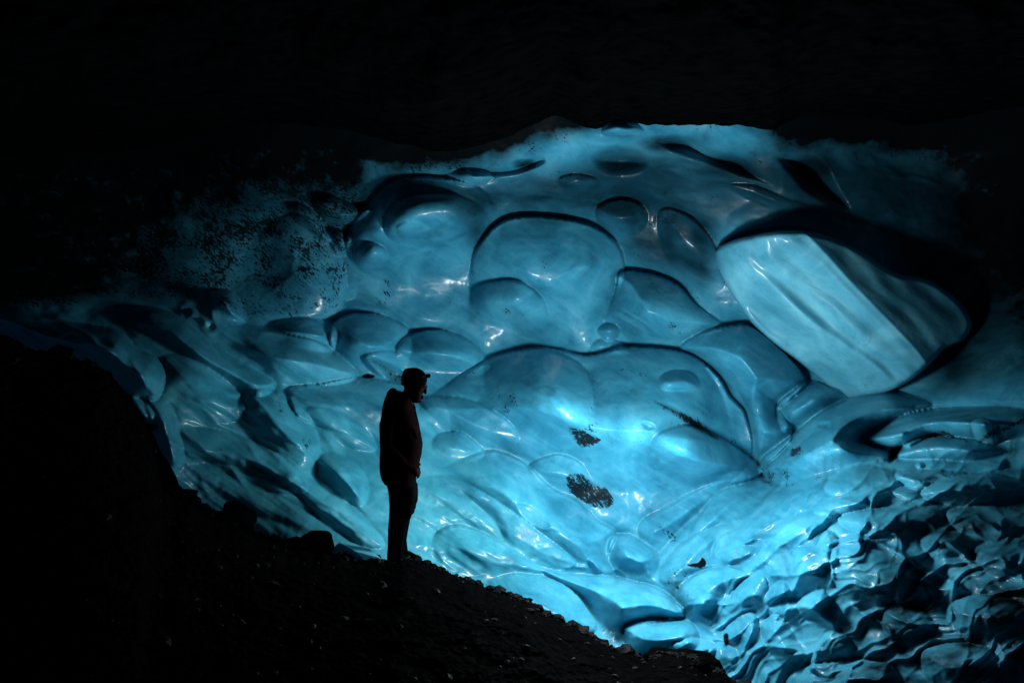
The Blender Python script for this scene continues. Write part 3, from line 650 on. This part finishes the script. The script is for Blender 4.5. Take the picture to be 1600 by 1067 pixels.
# pale ice chunk behind the boulder
bm = bmesh.new()
for (a, b, dpt) in []: pass
pts = [(508,872,6.60),(530,852,6.76),(577,862,6.74),(594,876,6.58),(575,884,6.52),(530,880,6.54)]
pts = [(a, b - 5, c - .14) for a, b, c in pts]
vf = [bm.verts.new(at(*q)) for q in pts]; vb = [bm.verts.new(at(*q) + Vector((.02, .06, -.16))) for q in pts]
top = bm.verts.new(at(556, 861, 6.42))
for i in range(6):
    j = (i + 1) % 6
    bm.faces.new((vf[i], vf[j], vb[j], vb[i])); bm.faces.new((vf[j], vf[i], top))
bm.faces.new(vb)
bmesh.ops.recalc_face_normals(bm, faces=bm.faces)
chunk = finish(bm, 'ice_chunk', PALE)
tag(chunk, 'small pale wedge of fallen ice lying beside the dark boulder', 'ice chunk')

# ------------------------------------------------------------------ the person
PY = 6.82; K = F / PY
def pp(px, py, dy=0): return Vector(((px - 800) / K, dy, (533.5 - py) / K + CAM.z))
foot = pp(625, 880); PR = bpy.data.objects
def loft(bm, rings, seg=20, power=2.0, cap=True):
    """rings: (centre Vector, half-depth x, half-width y[, tilt]) stacked"""
    prev = None; first = None
    for r in rings:
        c, a, b = r[:3]; tilt = r[3] if len(r) > 3 else 0
        vs = []
        for k in range(seg):
            t = 2 * math.pi * k / seg; ct, st = math.cos(t), math.sin(t)
            x = a * math.copysign(abs(ct) ** (2 / power), ct); y = b * math.copysign(abs(st) ** (2 / power), st)
            vs.append(bm.verts.new(c + Vector((x * math.cos(tilt), y, x * math.sin(tilt)))))
        if prev:
            for k in range(seg): bm.faces.new((prev[k], prev[(k + 1) % seg], vs[(k + 1) % seg], vs[k]))
        else: first = vs
        prev = vs
    if cap: bm.faces.new(list(reversed(first))); bm.faces.new(prev)
def tube(bm, pts, rad, seg=12):
    """tapered tube with round ends through 3-D points"""
    P_ = [Vector(p) for p in pts]; n = len(P_)
    frames = []; ref = Vector((0.01, 1, 0.02)).normalized()
    for i in range(n):
        t = (P_[min(i + 1, n - 1)] - P_[max(i - 1, 0)]).normalized()
        if abs(t.dot(ref)) > .95: ref = Vector((1, 0, 0))
        u = ref.cross(t).normalized(); v = t.cross(u); frames.append((t, u, v))
    rings = []
    t0 = frames[0][0]; tn = frames[-1][0]
    for a in (80, 50, 20): rings.append((P_[0] - t0 * rad[0] * math.sin(math.radians(a)), rad[0] * math.cos(math.radians(a)), frames[0]))
    for i in range(n): rings.append((P_[i], rad[i], frames[i]))
    for a in (20, 50, 80): rings.append((P_[-1] + tn * rad[-1] * math.sin(math.radians(a)), rad[-1] * math.cos(math.radians(a)), frames[-1]))
    prev = None; first = None
    for c, r, (t, u, v) in rings:
        vs = [bm.verts.new(c + (u * math.cos(2 * math.pi * k / seg) + v * math.sin(2 * math.pi * k / seg)) * r) for k in range(seg)]
        if prev:
            for k in range(seg): bm.faces.new((prev[k], prev[(k + 1) % seg], vs[(k + 1) % seg], vs[k]))
        else: first = vs
        prev = vs
    bm.faces.new(list(reversed(first))); bm.faces.new(prev)
def ell(bm, c, r, rotY=0):
    g = bmesh.ops.create_uvsphere(bm, u_segments=20, v_segments=14, radius=1)
    R = Matrix.Rotation(rotY, 3, 'Y')
    for v in g['verts']: v.co = R @ Vector((v.co.x * r[0], v.co.y * r[1], v.co.z * r[2])) + Vector(c)
def fuse(bm, name, mat, parent, voxel=.008, sm=4):
    me = bpy.data.meshes.new(name); bm.to_mesh(me); bm.free()
    tmp = bpy.data.objects.new('tmp', me); C.objects.link(tmp)
    m = tmp.modifiers.new('r', 'REMESH'); m.mode = 'VOXEL'; m.voxel_size = voxel
    s = tmp.modifiers.new('s', 'SMOOTH'); s.iterations = sm; s.factor = .5
    dg = bpy.context.evaluated_depsgraph_get()
    me2 = bpy.data.meshes.new_from_object(tmp.evaluated_get(dg)); me2.name = name
    bpy.data.objects.remove(tmp)
    me2.materials.clear(); me2.materials.append(mat)
    me2.polygons.foreach_set('use_smooth', [True] * len(me2.polygons))
    o = bpy.data.objects.new(name, me2); C.objects.link(o); o.parent = parent
    return o
def cloth(name, c, rough=.85, sheen=.15):
    m, nt, b = new_mat(name); b.inputs['Base Color'].default_value = (*c, 1); b.inputs['Roughness'].default_value = rough; b.inputs['Specular IOR Level'].default_value = .1; b.inputs['IOR'].default_value = 1.08
    tc = N(nt, 'ShaderNodeTexCoord'); n = N(nt, 'ShaderNodeTexNoise'); n.inputs['Scale'].default_value = 16; n.inputs['Detail'].default_value = 6
    nt.links.new(tc.outputs['Object'], n.inputs['Vector'])
    nt.links.new(ramp(nt, n.outputs['Fac'], [(0.3, tuple(k * .7 for k in c)), (0.7, tuple(k * 1.2 for k in c))]), b.inputs['Base Color'])
    bp = N(nt, 'ShaderNodeBump'); bp.inputs['Strength'].default_value = .4; bp.inputs['Distance'].default_value = .015
    nt.links.new(n.outputs['Fac'], bp.inputs['Height']); nt.links.new(bp.outputs[0], b.inputs['Normal'])
    return m
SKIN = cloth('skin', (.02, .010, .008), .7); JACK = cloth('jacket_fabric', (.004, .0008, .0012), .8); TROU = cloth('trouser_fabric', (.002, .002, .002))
CAPM = cloth('knit_cap', (.002, .002, .002)); BOOT = cloth('boot_leather', (.003, .002, .002), .7); PLAS = cloth('lamp_plastic', (.01, .01, .011), .4); GLASS = cloth('glasses_frame', (.01, .01, .01), .3)

def v(px, py, dy=0): return pp(px, py, dy)
def sec(py, xl, xr, wy, grow=0):
    return (v((xl + xr) / 2, py), (xr - xl) / 2 / K + grow, wy + grow)
bm = bmesh.new()
# skull, bowed forward
tl = math.radians(-14)
HR = [(577,637,648,.03),(581,632,657,.058),(587,630,663,.072),(593,629.5,666,.078),(599,630,666.5,.079),(604,631,665,.078),(609,632,663,.074),(614,632.5,661,.068),(619,634,659.5,.060),(624,636,658.5,.050),(627.5,642,657,.036),(629.5,648,655,.018)]
loft(bm, [(v((a + b) / 2, y), (b - a) / 2 / K, wd) for y, a, b, wd in HR], 24, 2.2)
tube(bm, [v(663.5,603), v(665,609), v(664.8,614)], [.008, .011, .013], 10)                 # nose
ell(bm, v(660.5,619.5), (.014, .024, .006)); ell(bm, v(660,622.3), (.012, .020, .006))       # lips
ell(bm, v(656,627), (.017, .020, .014))                                                      # chin
for s in (-1, 1):
    ell(bm, v(645,607, s * .080), (.018, .009, .030), .2)                                    # ears
    ell(bm, v(663.4,603.5, s * .032), (.010, .014, .010))                                    # eyes
    ell(bm, v(664.6,600, s * .032), (.010, .024, .006))                                      # brow
tube(bm, [v(641,612), v(637,622), v(631,640)], [.062, .062, .075], 16)                       # neck
# torso and limbs under the clothes
loft(bm, [sec(y, a + 6, b - 6, wd - .03) for y, a, b, wd in [(628,604,644,.12),(650,598,650,.19),(680,598,654,.17),(710,600,654,.155),(745,602,650,.165),(765,606,648,.16)]], 20, 2.3)
for s in (-1, 1):
    tube(bm, [v(625,755, s * .085), v(630,805, s * .09), v(624,845, s * .09), v(620,872, s * .09)], [.075, .058, .045, .04], 12)
    ell(bm, v(630,874, s * .09), (.10, .04, .03))
    # arm: shoulder, elbow, wrist, clasped hands below the belly
    tube(bm, [v(618,640, s * .185), v(612,690, s * .235), v(630,712, s * .20), v(645,728, s * .105)], [.052, .042, .034, .026], 12)
    W = v(647,730, s * .085)
    pal = [W, v(650.5,736, s * .055), v(652,739, s * .035)]
    tube(bm, pal, [.026, .032, .030], 12)
    for q, (o1, ln) in enumerate([(-.030, .060), (-.010, .070), (.010, .065), (.029, .052)]):  # four fingers curling to the other hand
        b0 = pal[1] + Vector((.012, -s * .010, -o1))
        tube(bm, [b0, b0 + Vector((.016, -s * ln * .45, -.010)), b0 + Vector((.008, -s * ln * .8, -.024)), b0 + Vector((-.006, -s * ln * .95, -.034))], [.0095, .009, .0085, .0075], 8)
    th = pal[0] + Vector((.010, 0, .020))                                                    # thumb
    tube(bm, [th, th + Vector((.026, -s * .018, .010)), th + Vector((.040, -s * .036, -.004))], [.012, .011, .009], 8)
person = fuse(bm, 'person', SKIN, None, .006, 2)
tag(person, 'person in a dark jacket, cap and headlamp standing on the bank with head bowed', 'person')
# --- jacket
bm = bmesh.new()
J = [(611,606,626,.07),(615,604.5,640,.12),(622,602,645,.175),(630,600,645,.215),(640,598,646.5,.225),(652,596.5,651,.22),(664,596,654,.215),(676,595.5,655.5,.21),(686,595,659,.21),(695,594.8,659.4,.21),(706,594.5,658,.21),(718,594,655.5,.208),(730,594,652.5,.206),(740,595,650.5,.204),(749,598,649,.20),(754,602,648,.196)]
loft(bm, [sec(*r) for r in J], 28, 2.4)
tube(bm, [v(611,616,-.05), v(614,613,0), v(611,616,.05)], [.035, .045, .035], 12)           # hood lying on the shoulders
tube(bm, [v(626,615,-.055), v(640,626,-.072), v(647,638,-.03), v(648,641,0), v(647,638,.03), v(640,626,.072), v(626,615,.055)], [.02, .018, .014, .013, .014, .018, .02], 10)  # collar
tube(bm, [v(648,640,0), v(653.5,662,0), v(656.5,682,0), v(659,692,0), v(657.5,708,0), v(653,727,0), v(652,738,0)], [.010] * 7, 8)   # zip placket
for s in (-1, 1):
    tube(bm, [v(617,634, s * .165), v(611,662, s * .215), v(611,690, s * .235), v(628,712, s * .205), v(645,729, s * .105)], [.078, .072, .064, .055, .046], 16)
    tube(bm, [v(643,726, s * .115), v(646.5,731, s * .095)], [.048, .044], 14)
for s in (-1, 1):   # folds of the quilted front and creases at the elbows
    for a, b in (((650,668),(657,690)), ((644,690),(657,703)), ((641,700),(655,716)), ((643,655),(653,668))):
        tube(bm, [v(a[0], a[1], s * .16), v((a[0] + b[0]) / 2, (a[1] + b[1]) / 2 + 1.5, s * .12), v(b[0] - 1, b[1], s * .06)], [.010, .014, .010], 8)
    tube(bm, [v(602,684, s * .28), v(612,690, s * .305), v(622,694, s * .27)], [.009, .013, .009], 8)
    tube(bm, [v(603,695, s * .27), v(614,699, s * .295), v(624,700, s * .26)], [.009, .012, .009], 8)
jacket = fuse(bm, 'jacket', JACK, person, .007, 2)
# --- trousers
bm = bmesh.new()
loft(bm, [sec(y, a, b, wd) for y, a, b, wd in [(738,600,649,.17),(752,603.5,650,.185),(764,607.5,651,.185),(774,610,651.5,.17)]], 24, 2.4)
for s in (-1, 1):
    o = 0 if s < 0 else 1.5
    loft(bm, [(v((a + b) / 2 + o * .3, y, s * yy), (b - a) / 2 / K, wd) for y, a, b, wd, yy in [(758,608,650.5,.10,.085),(772,610,651,.10,.09),(785,611,650.4,.095,.093),(792,611,647.5,.09,.095),(805,610.5,644.5,.082,.097),(810,610,639.5,.075,.098),(822,609,637,.070,.10),(835,608.8,634.5,.066,.10),(848,608.6,632.5,.064,.10),(862,607.5,634,.066,.10),(868,607.5,635,.066,.10)]], 18, 2.3)
    loft(bm, [(v(638, y, s * (.16)), hw, .03) for y, hw in [(783,.02),(786,.055),(800,.050),(804,.02)]], 12, 3)   # cargo pocket
trousers = fuse(bm, 'trousers', TROU, person, .008, 2)
for s in (-1, 1):
    bm = bmesh.new()
    loft(bm, [(v(620.5, 856, s * .10), .060, .052), (v(621, 864, s * .10), .068, .055), (v(624, 871, s * .10), .09, .058)], 16, 2.3)
    loft(bm, [(v(624, 866, s * .10), .085, .045), (v(628, 872, s * .10), .125, .052), (v(629, 878, s * .10), .135, .055), (v(629, 882, s * .10), .137, .055)], 20, 2.6)
    fuse(bm, 'boot', BOOT, person, .008, 2)
# --- cap with folded rim
bm = bmesh.new()
loft(bm, [(v((a + b) / 2, y), (b - a) / 2 / K, wd, .12) for y, a, b, wd in [(574.8,636,646,.030),(576,632,652,.052),(579,629.5,658,.070),(584,628.5,663.5,.082),(589,628,666,.088),(594,627.8,666.5,.090),(598,628,666,.088)]], 26, 2.2)
loft(bm, [(v((a + b) / 2, y), (b - a) / 2 / K, wd, .12) for y, a, b, wd in [(590,627.2,667,.092),(593,626.8,667.6,.095),(597.5,627,667.4,.095),(600,628,666.6,.091)]], 26, 2.2)
capo = fuse(bm, 'cap', CAPM, person, .006, 2)
bm = bmesh.new()
loft(bm, [(v(646.6, y), r / K, r / K - .022, .05) for y, r in [(585.5, 18.6), (586.0, 19.2), (590.0, 20.4), (590.5, 20.0)]], 28, 2.2)
hl = fuse(bm, 'headlamp', PLAS, person, .005, 1)
bm = bmesh.new()
tube(bm, [v(663,588), v(667,587.4)], [.014, .014], 14); tube(bm, [v(668.2,587.2), v(670,587)], [.021, .020], 16)
fuse(bm, 'lamp_housing', PLAS, hl, .004, 1)
# --- glasses
bm = bmesh.new()
for s in (-1, 1):
    ring = [v(666.5, 605) + Vector((-.002 * math.cos(a), s * .034 + .024 * math.cos(a), .017 * math.sin(a))) for a in np.linspace(0, 2 * math.pi, 15)]
    tube(bm, ring, [.0022] * 15, 6)
    tube(bm, [v(666, 604, s * .058), v(656, 603.5, s * .078), v(646, 604, s * .084)], [.0025] * 3, 6)
tube(bm, [v(666.8, 604.5, -.011), v(667, 604, 0), v(666.8, 604.5, .011)], [.0024] * 3, 6)
g = finish(bm, 'glasses', GLASS, person, True)
person.location = Vector((0, PY, 0))
